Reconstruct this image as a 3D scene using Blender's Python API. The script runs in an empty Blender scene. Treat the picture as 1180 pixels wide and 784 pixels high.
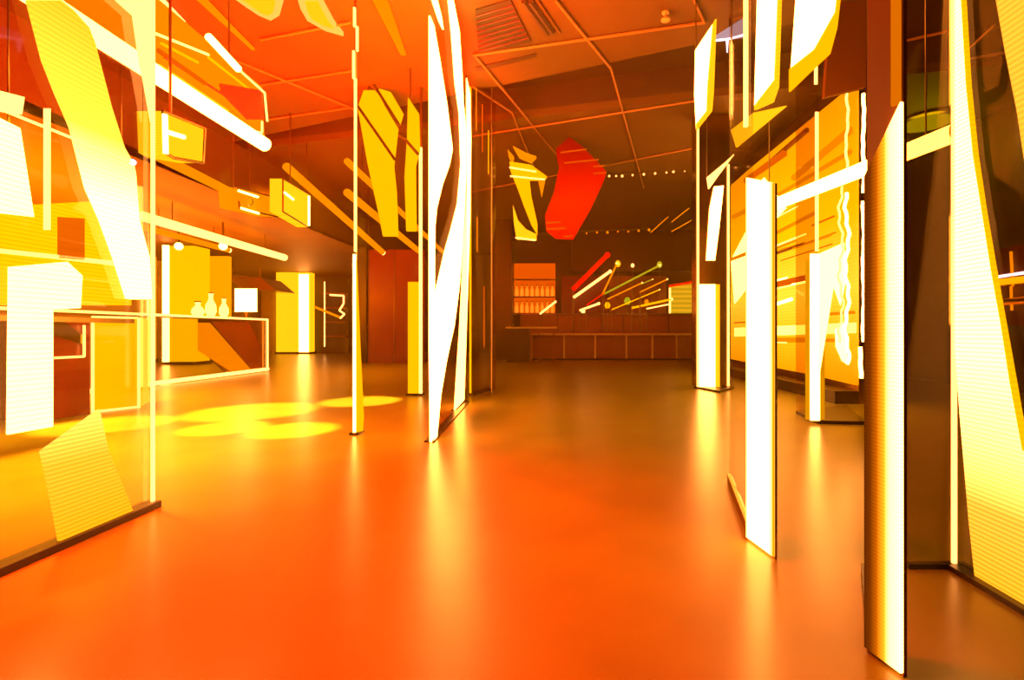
import bpy, bmesh, math, random
from mathutils import Vector, Matrix
random.seed(7)
S = bpy.context.scene
COL = S.collection

# ------------------------------------------------------------------ camera
F = 557.0                      # focal length in pixels of the 1180x784 frame
VX, VY = 645.0, 383.0          # where the room's long axis vanishes
CH = 0.9                       # eye height
cam_d = bpy.data.cameras.new('camera'); cam = bpy.data.objects.new('camera', cam_d); COL.objects.link(cam)
cam.location = (0, 0, CH); cam.rotation_euler = (math.pi/2, 0, 0)
cam_d.sensor_width = 36; cam_d.lens = F/1180*36
cam_d.shift_x = -(VX-590)/1180; cam_d.shift_y = -(392-VY)/1180
cam_d.clip_start = 0.05; cam_d.clip_end = 200
S.camera = cam

# ------------------------------------------------------------------ world, exposure
S.view_settings.view_transform = 'Standard'; S.view_settings.look = 'None'
S.view_settings.exposure = 0.0; S.view_settings.gamma = 1.0
S.view_settings.use_curve_mapping = False
W = bpy.data.worlds.new('world'); S.world = W; W.use_nodes = True
W.node_tree.nodes['Background'].inputs[0].default_value = (1, 0.2, 0.01, 1)
W.node_tree.nodes['Background'].inputs[1].default_value = 0.0
hz = W.node_tree.nodes.new('ShaderNodeVolumeScatter')      # thin stage haze
hz.inputs['Density'].default_value = .0042; hz.inputs['Anisotropy'].default_value = .45; hz.inputs['Color'].default_value = (1, .75, .04, 1)
W.node_tree.links.new(hz.outputs[0], W.node_tree.nodes['World Output'].inputs['Volume'])
S.cycles.volume_bounces = 0
S.cycles.max_bounces = 6; S.cycles.transparent_max_bounces = 24
S.cycles.sample_clamp_indirect = 6.0
S.cycles.caustics_reflective = False; S.cycles.caustics_refractive = False

# ------------------------------------------------------------------ unseen lamps without fixtures, added to colour floor, walls and ceiling
def spot(name, loc, aim, power, color, size=1.2, blend=0.5, rad=0.1):
    d = bpy.data.lights.new(name, 'SPOT'); o = bpy.data.objects.new(name, d); COL.objects.link(o)
    d.energy = power; d.color = color; d.spot_size = size; d.spot_blend = blend; d.shadow_soft_size = rad
    o.location = loc
    v = Vector(aim)-Vector(loc); o.rotation_euler = v.to_track_quat('-Z', 'Y').to_euler()
    return o
def area(name, loc, aim, power, color, sx, sy):
    d = bpy.data.lights.new(name, 'AREA'); o = bpy.data.objects.new(name, d); COL.objects.link(o)
    d.shape = 'RECTANGLE'; d.size = sx; d.size_y = sy; d.energy = power; d.color = color
    o.location = loc
    v = Vector(aim)-Vector(loc); o.rotation_euler = v.to_track_quat('-Z', 'Y').to_euler()
    return o
RED = (1, .05, 0); ORANGE = (1, .19, 0); AMBER = (1, .30, .0); YELLOW = (1, .62, .08)
spot('floor_fill_spot', (-1.0, 2.0, 4.3), (-1.0, 2.0, 0), 4200, (1, .05, 0), 1.25, 1, .3)
spot('floor_fill_spot', (-2.4, .9, 4.3), (-2.4, 1.5, 0), 4200, (1, .02, 0), 1.3, 1, .3)
spot('floor_fill_spot', (-1.7, 4.4, 4.3), (-1.5, 4.2, 0), 3200, (1, .065, 0), 1.2, 1, .3)
spot('floor_fill_spot', (.6, 3.6, 4.3), (.6, 3.6, 0), 330, (1, .26, 0), 1.9, .9, .3)
spot('floor_fill_spot', (.4, 9, 4.3), (.4, 9, 0), 300, (1, .22, 0), 2.0, .9, .3)
spot('floor_fill_spot', (-5.2, 10, 4.3), (-5.2, 10, 0), 3600, (1, .24, 0), 2.2, .9, .3)
spot('aisle_fill', (-3.7, 3.4, 2.5), (-3.7, 3.3, 0), 4200, (1, .40, .02), 1.75, 1, .2)
spot('aisle_fill', (-5.6, 6.0, 2.6), (-5.6, 6.0, 0), 2600, (1, .36, .01), 1.8, 1, .2)
spot('aisle_fill', (2.9, 5.6, 3.0), (3.0, 5.8, 0), 900, (1, .38, .01), 1.2, 1, .2)
spot('pillar_fill', (-5.0, 11.6, 4.2), (-5.0, 14.3, 1.6), 230, (1, .008, 0), 1.2, .9, .2)
spot('bar_fill', (1.5, 13.6, 4.2), (1.5, 15.6, .6), 330, (1, .06, 0), 1.9, .9, .2)
# unseen red and amber washes added to tint the ceiling
area('ceiling_fill', (-2.7, 4.0, 2.6), (-2.9, 4.4, 4.4), 1900, (1, .008, 0), 1.6, 2.6)
area('ceiling_fill', (-1.75, 4.9, 3.0), (-1.75, 4.9, 4.4), 130, (1, .14, 0), .3, 1.2)
area('ceiling_fill', (.2, 4.2, 2.7), (.2, 4.2, 4.4), 50, (1, .03, 0), 1.6, 2.6)
area('ceiling_fill', (-8.6, 9, 1.6), (-8.6, 9.5, 3.4), 1500, (1, .15, 0), 2, 6)
# gobo pools on the floor of the left aisle
for (x, y, r) in ((-3.5, 5.5, .75), (-2.45, 4.45, .42), (-4.4, 4.7, .6), (-2.6, 6.3, .55), (-3.15, 4.55, .40)):
    spot('pool_spot', (x, y, 2.5), (x, y, 0), 5200, (1, .42, .05), 2*math.atan(r/2.5), .45, .05)

# ------------------------------------------------------------------ picture rays -> places
def ray(px, py): return Vector(((px-VX)/F, 1.0, (VY-py)/F))
def floor_at(px, py, z=0.0):
    d = ray(px, py); t = (z-CH)/d.z; return Vector((d.x*t, t, z))
def on_h(px, py, h): return floor_at(px, py, h)
def on_x(px, py, X):
    d = ray(px, py); t = X/d.x; return Vector((X, t, CH+d.z*t))
def on_y(px, py, Y):
    d = ray(px, py); return Vector((d.x*Y, Y, CH+d.z*Y))
def on_v(px, py, A, B):
    """the vertical plane standing on the floor line A-B"""
    n = Vector((B[1]-A[1], -(B[0]-A[0]), 0)); d = ray(px, py)
    t = (n.x*A[0]+n.y*A[1])/(n.x*d.x+n.y*d.y)
    return Vector((d.x*t, d.y*t, CH+d.z*t))

# ------------------------------------------------------------------ materials
def mat(name, color, rough=.5, metal=0.0, noise=None, bump=0.0, spec=.5, nscale=6):
    m = bpy.data.materials.new(name); m.use_nodes = True
    nt = m.node_tree; p = nt.nodes['Principled BSDF']
    p.inputs['Base Color'].default_value = (*color, 1)
    p.inputs['Roughness'].default_value = rough; p.inputs['Metallic'].default_value = metal
    p.inputs['Specular IOR Level'].default_value = spec
    if noise or bump:
        tc = nt.nodes.new('ShaderNodeTexCoord')
        no = nt.nodes.new('ShaderNodeTexNoise'); no.inputs['Scale'].default_value = nscale; no.inputs['Detail'].default_value = 6
        nt.links.new(tc.outputs['Object'], no.inputs['Vector'])
        if noise:
            mx = nt.nodes.new('ShaderNodeMix'); mx.data_type = 'RGBA'
            mx.inputs[6].default_value = (*color, 1); mx.inputs[7].default_value = (*noise, 1)
            nt.links.new(no.outputs['Fac'], mx.inputs[0]); nt.links.new(mx.outputs[2], p.inputs['Base Color'])
        if bump:
            b = nt.nodes.new('ShaderNodeBump'); b.inputs['Strength'].default_value = bump; b.inputs['Distance'].default_value = .01
            nt.links.new(no.outputs['Fac'], b.inputs['Height']); nt.links.new(b.outputs[0], p.inputs['Normal'])
    return m

def led(name, color, strength, scan=0.0, period=.012, axis=2, stops=None, cells=0.0):
    """a self-lit screen: one colour, or a ramp of colours along an axis (screen content and painted glow fringes), with LED rows"""
    m = bpy.data.materials.new(name); m.use_nodes = True
    nt = m.node_tree; nt.nodes.clear()
    out = nt.nodes.new('ShaderNodeOutputMaterial'); em = nt.nodes.new('ShaderNodeEmission')
    nt.links.new(em.outputs[0], out.inputs[0])
    em.inputs[0].default_value = (*color, 1); em.inputs[1].default_value = strength
    geo = nt.nodes.new('ShaderNodeNewGeometry'); sp = nt.nodes.new('ShaderNodeSeparateXYZ')
    nt.links.new(geo.outputs['Position'], sp.inputs[0])
    if stops:
        lo, hi = stops[0][0], stops[-1][0]
        mr = nt.nodes.new('ShaderNodeMapRange'); mr.inputs[1].default_value = lo; mr.inputs[2].default_value = hi
        nt.links.new(sp.outputs[axis], mr.inputs[0])
        cr = nt.nodes.new('ShaderNodeValToRGB'); nt.links.new(mr.outputs[0], cr.inputs[0])
        e = cr.color_ramp.elements
        while len(e) < len(stops): e.new(.5)
        for i, (v, c) in enumerate(stops):
            e[i].position = (v-lo)/(hi-lo); e[i].color = (*c, 1)
        nt.links.new(cr.outputs[0], em.inputs[0])
    if scan:
        def wave(sock, per):
            a = nt.nodes.new('ShaderNodeMath'); a.operation = 'MULTIPLY'; a.inputs[1].default_value = 2*math.pi/per
            nt.links.new(sock, a.inputs[0])
            b = nt.nodes.new('ShaderNodeMath'); b.operation = 'SINE'; nt.links.new(a.outputs[0], b.inputs[0])
            return b.outputs[0]
        c = nt.nodes.new('ShaderNodeMath'); c.operation = 'MULTIPLY_ADD'
        c.inputs[1].default_value = strength*scan*.5; c.inputs[2].default_value = strength*(1-scan*.5)
        nt.links.new(wave(sp.outputs[2], period), c.inputs[0])
        nt.links.new(c.outputs[0], em.inputs[1])
    return m

def glass(name, tint, refl=.10, rough=.03):
    m = bpy.data.materials.new(name); m.use_nodes = True
    nt = m.node_tree; nt.nodes.clear()
    out = nt.nodes.new('ShaderNodeOutputMaterial'); mx = nt.nodes.new('ShaderNodeMixShader')
    t = nt.nodes.new('ShaderNodeBsdfTransparent'); t.inputs[0].default_value = (*tint, 1)
    g = nt.nodes.new('ShaderNodeBsdfGlossy'); g.inputs['Roughness'].default_value = rough
    fr = nt.nodes.new('ShaderNodeLayerWeight'); fr.inputs[0].default_value = .25
    mm = nt.nodes.new('ShaderNodeMath'); mm.operation = 'MULTIPLY'; mm.inputs[1].default_value = refl*4
    mm.use_clamp = True
    nt.links.new(fr.outputs['Fresnel'], mm.inputs[0]); nt.links.new(mm.outputs[0], mx.inputs[0])
    nt.links.new(t.outputs[0], mx.inputs[1]); nt.links.new(g.outputs[0], mx.inputs[2])
    nt.links.new(mx.outputs[0], out.inputs[0])
    return m

M = {}
M['floor'] = mat('polished_concrete', (.18, .160, .014), .28, 0, (.085, .075, .007), .15, .5, 2.2)
M['ceiling'] = mat('painted_ceiling', (.125, .078, .012), .6, 0, (.095, .06, .01), 0, .3, 2)
M['dark_ceiling'] = mat('dark_ceiling', (.05, .03, .006), .6)
M['wall'] = mat('dark_wall', (.065, .033, .006), .6, 0, (.042, .02, .004), 0, .3, 1.5)
M['amber_wall'] = mat('light_wall', (.5, .36, .08), .5, 0, (.42, .3, .06), 0, .3, 1.5)
M['red_wall'] = mat('red_lacquer', (.16, .02, .015), .25, 0, (.12, .015, .012), 0, .5, 2)
M['black'] = mat('black_housing', (.016, .012, .006), .35, 0, (.01, .008, .004), 0, .5, 8)
M['metal'] = mat('dark_metal', (.22, .16, .06), .28, 1, (.18, .13, .05), 0, .5, 8)
M['mirror'] = mat('smoked_mirror', (.55, .40, .10), .06, 1, (.5, .36, .09), 0, .5, 2)
M['bronze'] = mat('bronze_mirror', (.50, .28, .05), .2, 1, (.45, .25, .04), 0, .5, 2)
M['wood'] = mat('brown_laminate', (.24, .075, .01), .4, 0, (.18, .055, .008), 0, .4, 5)
M['cream'] = mat('cream_plastic', (.6, .42, .12), .4, 0, (.54, .38, .1), 0, .4, 4)
M['rail'] = mat('ceiling_rail', (.40, .22, .04), .4, 0, (.34, .18, .03), 0, .4, 4)
M['glass'] = glass('clear_pane', (.96, .93, .88), .05)
M['faint'] = glass('anti_glare_pane', (.95, .90, .80), .004)
M['smoke'] = glass('smoked_pane', (.88, .76, .50), .05)
HOT = (1, .30, .05)
M['white'] = led('led_white', HOT, 20.0)
M['hot'] = led('led_hot', HOT, 18.0, .25, .02)
M['pale'] = led('led_pale', (1, .36, .07), 5.0)
M['yellow'] = led('led_yellow', (1, .36, .004), 2.0, .14, .02)
M['yellow2'] = led('led_deep_yellow', (1, .34, .0), 1.8, .14, .02)
M['amber'] = led('led_amber', (1, .24, .0), 1.15)
M['orange'] = led('led_orange', (1, .13, .0), .8)
M['red'] = led('led_red', (1, .004, .0), 1.3)
M['green'] = led('led_green', (.55, .5, .01), .8)
M['violet'] = led('cold_lamp', (.95, .75, 1.0), 2.5)

# ------------------------------------------------------------------ building helpers
class B:
    """collects shapes; .link() makes them ONE mesh object"""
    def __init__(s): s.bm = bmesh.new()
    def prism(s, pts, ext):
        pts = [Vector(p) for p in pts]; ext = Vector(ext)
        a = [s.bm.verts.new(p) for p in pts]; b = [s.bm.verts.new(p+ext) for p in pts]
        n = len(a)
        s.bm.faces.new(a); s.bm.faces.new(list(reversed(b)))
        for i in range(n):
            s.bm.faces.new((a[i], b[i], b[(i+1) % n], a[(i+1) % n]))
        return s
    def box(s, x0, x1, y0, y1, z0, z1):
        return s.prism([(x0, y0, z0), (x1, y0, z0), (x1, y1, z0), (x0, y1, z0)], (0, 0, z1-z0))
    def tube(s, a, b, r, r2=None, n=12):
        a, b = Vector(a), Vector(b); r2 = r if r2 is None else r2
        d = (b-a).normalized(); u = d.orthogonal().normalized(); v = d.cross(u)
        ra = [s.bm.verts.new(a+(u*math.cos(t)+v*math.sin(t))*r) for t in [2*math.pi*i/n for i in range(n)]]
        rb = [s.bm.verts.new(b+(u*math.cos(t)+v*math.sin(t))*r2) for t in [2*math.pi*i/n for i in range(n)]]
        s.bm.faces.new(list(reversed(ra))); s.bm.faces.new(rb)
        for i in range(n):
            s.bm.faces.new((ra[i], ra[(i+1) % n], rb[(i+1) % n], rb[i]))
        return s
    def path(s, pts, r, n=8):
        for a, b in zip(pts, pts[1:]):
            if (Vector(b)-Vector(a)).length > 1e-4: s.tube(a, b, r, r, n)
        return s
    def lathe(s, prof, c, n=16):
        c = Vector(c); rings = []
        for (r, z) in prof:
            rings.append([s.bm.verts.new(c+Vector((r*math.cos(2*math.pi*i/n), r*math.sin(2*math.pi*i/n), z))) for i in range(n)])
        for p, q in zip(rings, rings[1:]):
            for i in range(n): s.bm.faces.new((p[i], p[(i+1) % n], q[(i+1) % n], q[i]))
        s.bm.faces.new(list(reversed(rings[0]))); s.bm.faces.new(rings[-1])
        return s
    def ball(s, c, r):
        bmesh.ops.create_uvsphere(s.bm, u_segments=14, v_segments=8, radius=r, matrix=Matrix.Translation(Vector(c)))
        return s
    def link(s, name, m, parent=None, bevel=0, smooth=False):
        bmesh.ops.recalc_face_normals(s.bm, faces=s.bm.faces)
        bmesh.ops.triangulate(s.bm, faces=[f for f in s.bm.faces if len(f.verts) > 4])
        me = bpy.data.meshes.new(name); s.bm.to_mesh(me); s.bm.free()
        me.materials.append(M[m] if isinstance(m, str) else m)
        if smooth:
            for p in me.polygons: p.use_smooth = True
        o = bpy.data.objects.new(name, me); COL.objects.link(o)
        if parent is not None:
            q, off = parent, Vector()
            while q is not None: off += q.location; q = q.parent
            me.transform(Matrix.Translation(-off)); o.parent = parent
        if bevel:
            bv = o.modifiers.new('bevel', 'BEVEL'); bv.width = bevel; bv.segments = 2; bv.limit_method = 'ANGLE'
        return o
def tag(o, label, cat, group=None):
    o['label'] = label; o['category'] = cat; o['kind'] = 'thing'
    if group: o['group'] = group
    return o
def thing(name, loc, label, cat, group=None):
    o = bpy.data.objects.new(name, None); COL.objects.link(o); o.location = loc; o.empty_display_size = .1
    return tag(o, label, cat, group)
def struct(o): o['kind'] = 'structure'; return o
def copy_tree(o, parent=None):
    c = o.copy(); COL.objects.link(c)
    if parent is not None: c.parent = parent
    for ch in list(o.children): copy_tree(ch, c)
    return c

# ================================================================== THE SETTING
struct(B().box(-14, 7, -3, 22, -.1, 0).link('floor', 'floor'))
CE = 4.4
c = B()
# near slab, ending at a slanting edge; then a dark trough; then the far slab
e0, e1 = on_h(380, 140, CE), on_h(1000, 10, CE)
dirn = (e1-e0).normalized()
L0 = e0 + dirn*((-6.0-e0.x)/dirn.x); L1 = e0 + dirn*((7-e0.x)/dirn.x)
f0, f1 = on_h(540, 143, CE), on_h(798, 114, CE)
d2 = (f1-f0).normalized(); G0 = f0 + d2*((-6.0-f0.x)/d2.x); G1 = f0 + d2*((7-f0.x)/d2.x)
c.prism([(-6, -3, CE), (7, -3, CE), L1, L0], (0, 0, .12))
c.prism([G0, G1, (7, 22, CE), (-6, 22, CE)], (0, 0, .12))
struct(c.link('ceiling', 'ceiling'))
struct(B().prism([L0+Vector((0, -.3, .5)), L1+Vector((0, -.3, .5)), G1+Vector((0, .3, .5)), G0+Vector((0, .3, .5))], (0, 0, .1))
       .prism([G0+Vector((0, 0, .12)), G1+Vector((0, 0, .12)), G1+Vector((0, .05, .12)), G0+Vector((0, .05, .12))], (0, 0, .4)).link('ceiling_trough', 'dark_ceiling'))
struct(B().box(-14, -6, -3, 22, 3.4, 3.5).box(-6.06, -6, -3, 22, 3.4, 4.4).link('ceiling_soffit', 'ceiling'))
struct(B().box(-14.1, -14, -3, 22, 0, 4.6).link('wall_left', 'amber_wall'))
struct(B().box(6.9, 7, -3, 22, 0, 5).link('wall_right', 'wall'))
struct(B().box(-14, 7, 21.9, 22, 0, 5).link('wall_back', 'wall'))
struct(B().box(-14, 7, -3.1, -3, 0, 5).link('wall_front', 'wall'))
# the bulkhead over the bar and the bar's own back wall
struct(B().box(-2.2, 6.9, 16.9, 17.1, 0, 4.4).link('wall_bar', 'wall'))
struct(B().box(.4, 6.9, 16.55, 16.9, 3.0, 4.4).link('wall_bulkhead', 'wall'))
# slim joint rails on the ceiling
rails = [[(549, 66), (678, 223)], [(640, 0), (704, 79), (742, 217)], [(545, 64), (812, 26)], [(540, 158), (804, 116)],
         [(540, 222), (804, 170)], [(545, 100), (590, 130), (622, 210)], [(300, 46), (404, 26)], [(300, 98), (404, 82)], [(308, 138), (404, 124)],
         [(262, 66), (408, 126), (480, 168)], [(1044, 47), (1092, 36)], [(1092, 78), (1146, 29)], [(1105, 70), (1176, 58)],
         [(800, 0), (812, 26)]]
for i, pl in enumerate(rails):
    pts = [on_h(px, py, CE-.02) for px, py in pl]
    struct(B().path(pts, .016, 6).link('trim_%d' % (i+1), 'rail'))

# ================================================================== LEFT: the wide glass LED screen
XL = -2.08
def slab_x(px_pts, X, dx=.012): return B().prism([on_x(px, py, X) for px, py in px_pts], (dx, 0, 0))
y_edge = on_x(178, 585, XL).y
t = thing('led_screen', (XL, y_edge, 0), 'wide clear glass LED screen at the left with slanting yellow bands', 'led screen')
B().box(XL-.02, XL-.008, 1.0, y_edge, .02, 3.6).link('glass_pane', 'glass', t)
B().box(XL-.05, XL+.03, 1.0, y_edge+.01, 0, .035).link('base_rail', 'black', t, .004)
B().box(XL-.006, XL+.004, y_edge-.016, y_edge, .035, 3.6).link('edge_light', 'pale', t)
gr = led('led_band_ramp', (1, 1, 1), 1.0, .18, .022, 2, [(1.0, (20, 6, 1.0)), (1.5, (20, 6, 1.0)), (1.8, (4.0, 1.3, .08)), (2.4, (1.9, .62, .005))])
slab_x([(29, 0), (47, 70), (62, 108), (79, 147), (97, 217), (113, 253), (129, 297), (144, 344), (150, 345), (173, 345), (170, 297), (158, 253), (154, 200), (152, 190), (141, 170), (126, 123), (107, 50), (100, 32), (82, 12), (67, 0)], XL).link('led_band', gr, t)
slab_x([(9, 308), (75, 302), (92, 318), (90, 355), (58, 357), (58, 492), (7, 501)], XL).link('led_band', 'hot', t)
slab_x([(-6, 135), (20, 148), (36, 250), (-6, 245)], XL).link('led_band', 'hot', t)
slab_x([(-6, 104), (25, 112), (22, 132), (-6, 128)], XL).link('led_band', 'pale', t)
slab_x([(132, 0), (152, 18), (160, 73), (164, 91), (173, 141), (174, 0)], XL).link('led_band', 'pale', t)
lo = led('led_low_ramp', (1, 1, 1), 1.0, .30, .018, 2, [(.0, (1.8, .60, .005)), (.35, (2.2, .75, .03)), (.6, (5, 1.5, .2))])
slab_x([(45, 520), (112, 472), (122, 518), (152, 592), (68, 634), (58, 580)], XL).link('led_band', lo, t)
slab_x([(50, 125), (55, 125), (55, 265), (50, 265)], XL+.02).link('led_line', 'pale', t)
B().path([on_x(-4, 124, XL+.03), on_x(155, 188, XL+.03)], .006).link('signal_cable', 'pale', t)
B().ball(on_x(153, 187, XL+.03), .014).link('end_lamp', 'violet', t, 0, True)

# the second sheet hanging behind it
X2 = -3.9
t = thing('led_banner', (X2, 3.4, 1.2), 'low amber LED sheet hanging behind the slanting-band glass screen', 'led screen')
slab_x([(0, 238), (108, 232), (128, 300), (150, 345), (150, 352), (-10, 352), (-10, 238)], X2).link('led_sheet', led('sheet', (1, .35, .0), 2.3, .2, .03), t)
slab_x([(66, 250), (96, 252), (96, 300), (66, 298)], X2+.02).link('dark_window', 'orange', t)
slab_x([(-8, 286), (150, 303), (150, 308), (-8, 291)], X2+.02).link('led_line', 'pale', t)
B().box(X2-.02, X2+.03, 3.3, 4.4, .98, 1.02).link('bottom_rail', 'metal', t)
for yy in (3.42, 4.3):
    B().tube((X2, yy, 1.8), (X2, yy, 4.4), .006).link('hanging_cable', 'metal', t)

# ================================================================== suspended light boxes and light-trail tubes, left
X3 = -3.3
t = thing('light_box', (X3, 4, 3.0), 'long suspended amber light box with a thick white tube along its lower edge', 'ceiling light')
ya, yb = 2.6, on_x(305, 165, X3).y
B().prism([(X3-.25, ya, 3.08), (X3-.25, yb, 3.08), (X3-.25, yb-.05, 3.62), (X3-.25, ya, 3.66)], (.25, 0, 0)).link('shade', led('box_face', (1, .24, .0), 1.1), t)
def bs(a, b, r, m, nm): B().path([on_x(*a, X3+.012), on_x(*b, X3+.012)], r, 6).link(nm, m, t)
bs((182, 58), (236, 96), .02, 'orange', 'slat'); bs((184, 76), (262, 128), .016, 'yellow', 'slat'); bs((190, 66), (268, 116), .012, 'red_wall', 'slat')  # slats drawn in for blurred streaks of light
bs((182, 88), (280, 146), .03, 'orange', 'slat'); bs((186, 50), (228, 72), .012, 'yellow2', 'slat'); bs((240, 66), (286, 102), .012, 'yellow2', 'slat')
slab_x([(252, 96), (300, 104), (303, 138), (284, 138), (255, 108)], X3+.01).link('end_panel', 'red_wall', t)
B().tube((X3, ya, 3.02), (X3, yb, 3.0), .075).link('light_tube', 'white', t)
B().path([on_x(240, 42, X3+.03), on_x(275, 80, X3+.03)], .035).link('light_bar', 'white', t)
B().path([on_x(275, 80, X3+.03), on_x(305, 107, X3+.03), on_x(308, 140, X3+.03)], .011).link('edge_light', 'pale', t)
B().path([on_x(180, 39, X3+.03), on_x(240, 63, X3+.03)], .012).link('edge_light', 'pale', t)
B().path([on_x(285, 150, X3+.03), on_x(302, 153, X3+.03), on_x(302, 140, X3+.03)], .010).link('edge_light', 'pale', t)
for yy in (3.0, 5.0):
    B().tube((X3-.12, yy, 3.6), (X3-.12, yy, 4.4), .008).link('hanging_cable', 'metal', t)

def lantern(name, px_pts, X, dx, label, m='yellow', lines=()):
    pts = [on_x(px, py, X) for px, py in px_pts]
    cen = sum(pts, Vector())/len(pts)
    t = thing(name, cen, label, 'ceiling light')
    lb = B().prism(pts, (-dx, 0, 0)).link('lit_body', m, t)
    zt = max(p.z for p in pts)
    B().path([pts[i] for i in range(len(pts))]+[pts[0]], .012).link('rim', 'metal', lb)
    for ln in lines:
        B().path([on_x(px, py, X+.02) for px, py in ln], .018).link('light_bar', 'white', lb)
    if zt < 4.3: B().tube((cen.x-dx/2, cen.y, zt-.02), (cen.x-dx/2, cen.y, 4.4 if cen.x > -6 else 3.4), .01).link('hanging_rod', 'metal', t)
    return t
lantern('lantern', [(188, 128), (236, 148), (234, 188), (200, 182), (190, 176)], -3.0, .2, 'yellow box lantern hanging under the long white tube', 'yellow', [[(190, 132), (191, 177)], [(192, 152), (212, 158)]])
lantern('lantern', [(274, 216), (318, 228), (320, 250), (276, 240)], -4.9, .3, 'small amber box lantern left of the tall yellow lantern near the soffit', 'amber', [[(275, 220), (297, 227)], [(278, 240), (298, 246)]])
lantern('lantern', [(326, 206), (356, 224), (356, 262), (326, 244)], -4.2, .2, 'tall yellow box lantern hanging at the soffit edge left of the red pillar', 'yellow', [[(328, 222), (338, 230)], [(356, 226), (356, 260)]])

def beam(a, b, r, label, m='amber', tip='white', name='trail_tube'):  # the amber tubes stand in for trails of light
    t = thing(name, a, label, 'ceiling light')
    tb = B().tube(a, b, r).link('tube', m, t)
    d = (Vector(b)-Vector(a)).normalized()
    B().tube(Vector(b), Vector(b)+d*.03, r*1.1).link('end_cap', 'metal', tb)
    if tip: B().ball(Vector(b)+d*.05, r*1.0).link('bright_tip', tip, tb, 0, True)
    for k in (.15, .8):
        p = Vector(a).lerp(Vector(b), k)
        B().tube(p, (p.x, p.y, 4.4 if p.x > -6 else 3.4), .008).link('hanging_rod', 'metal', t)
    return t
beam(on_x(330, 192, -4.63), on_x(440, 290, -4.63), .07, 'long amber light trail ending just left of the red pillar top')
beam(on_x(400, 222, -3.7), on_x(482, 289, -3.7), .07, 'amber light trail slanting across the front of the red pillar')
beam(on_x(400, 186, -3.1), on_x(512, 292, -3.1), .05, 'thin amber light trail running behind the white ribbon fin')
beam(on_h(175, 176, 2.9), on_h(286, 232, 2.9), .06, 'amber light trail between the box lantern and the long desk light', 'amber', None)
beam(on_h(163, 249, 2.95), on_h(328, 297, 2.95), .085, 'long pale linear light hanging over the reception desk', 'pale', None, 'linear_light')
beam(on_h(165, 262, 2.95), on_h(262, 288, 2.95), .06, 'short dim amber rail with a bright end beside the long desk light', 'amber', 'white', 'linear_light')

# blurred light trails on the ceiling, built as flush glowing strips
for a, b, w, m, lab in (((182, -4), (213, 27), .05, 'pale', 'short pale light trail on the ceiling above the long light box'),
                        ((436, -4), (465, 64), .16, 'amber', 'broad amber light trail on the ceiling left of the white ribbon fin'),
                        ((230, -2), (292, 58), .10, 'amber', 'slim amber light trail on the ceiling beside the oval ceiling lamp'),
                        ((0, 22), (36, 42), .05, 'yellow2', 'yellow light trail on the ceiling seen through the near left glass screen')):
    pa, pb = on_h(a[0], a[1], CE-.03), on_h(b[0], b[1], CE-.03)
    t = thing('ceiling_trail', pa, lab, 'ceiling light')
    d = (pb-pa).normalized(); sd = Vector((-d.y, d.x, 0))*w*.5
    B().prism([pa-sd, pa+sd, pb+sd*.4, pb-sd*.4], (0, 0, .02)).link('diffuser', m, t)
    B().prism([pa-sd+Vector((0, 0, .02)), pa+sd+Vector((0, 0, .02)), pb+sd*.4+Vector((0, 0, .02)), pb-sd*.4+Vector((0, 0, .02))], (0, 0, .01)).link('tray', 'metal', t)
# ceiling lamps with yellow lenses
for pts, lab in (([(252, -14), (283, 8), (298, 18), (312, 24), (322, 18), (327, 0), (324, -14)], 'large oval yellow ceiling lamp at the top of the red ceiling'),
                 ([(340, -10), (346, 10), (354, 24), (375, 36), (396, 42), (385, 28), (372, 4), (366, -10)], 'pointed leaf-shaped yellow ceiling lamp next to the oval one')):
    q = [on_h(px, py, CE-.05) for px, py in pts]; cen = sum(q, Vector())/len(q)
    t = thing('ceiling_lamp', cen, lab, 'ceiling light')
    ln = B().prism(q, (0, 0, .05)).link('lens', led('lamp_lens', (1, .36, .05), 1.8), t)
    q2 = [cen+(p-cen)*.6 for p in q]
    B().prism([p+Vector((0, 0, -.012)) for p in q2], (0, 0, .012)).link('diffuser', 'yellow', ln)

# ================================================================== yellow hanging facets + red pillar
Yf = 6.85
def slab_y(px_pts, Y, dy=.05): return B().prism([on_y(px, py, Y) for px, py in px_pts], (0, dy, 0))
t = thing('facet_banner', on_y(440, 180, Yf), 'tall yellow faceted panel hanging above the red pillar', 'banner')
P1 = [(419, 104), (412, 124), (424, 191), (437, 250), (441, 272), (458, 272), (456, 220), (453, 191), (458, 147), (432, 104)]
slab_y(P1, Yf).link('facet', 'yellow2', t)
slab_y([(437, 102), (450, 106), (464, 130), (460, 143), (434, 108)], Yf-.02).link('facet', 'yellow2', t)
B().path([on_y(412, 122, Yf-.03), on_y(455, 184, Yf-.03)], .02).link('seam', 'black', t)
B().path([on_y(431, 98, Yf-.03), on_y(460, 144, Yf-.03)], .02).link('seam', 'black', t)
B().tube(on_y(425, 106, Yf+.02), (on_y(425, 106, Yf).x, Yf+.02, 4.42), .012).link('hanging_rod', 'metal', t)
t = thing('facet_banner', on_y(474, 180, 6.4), 'narrow yellow faceted panel hanging right of the tall faceted one', 'banner')
slab_y([(470, 112), (482, 130), (483, 172), (478, 191), (479, 266), (468, 266), (466, 204), (469, 159)], 6.4).link('facet', 'yellow2', t)
B().path([on_y(468, 162, 6.37), on_y(482, 178, 6.37)], .02).link('seam', 'black', t)
B().tube(on_y(473, 118, 6.42), (on_y(473, 118, 6.42).x, 6.42, 4.42), .012).link('hanging_rod', 'metal', t)

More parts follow.
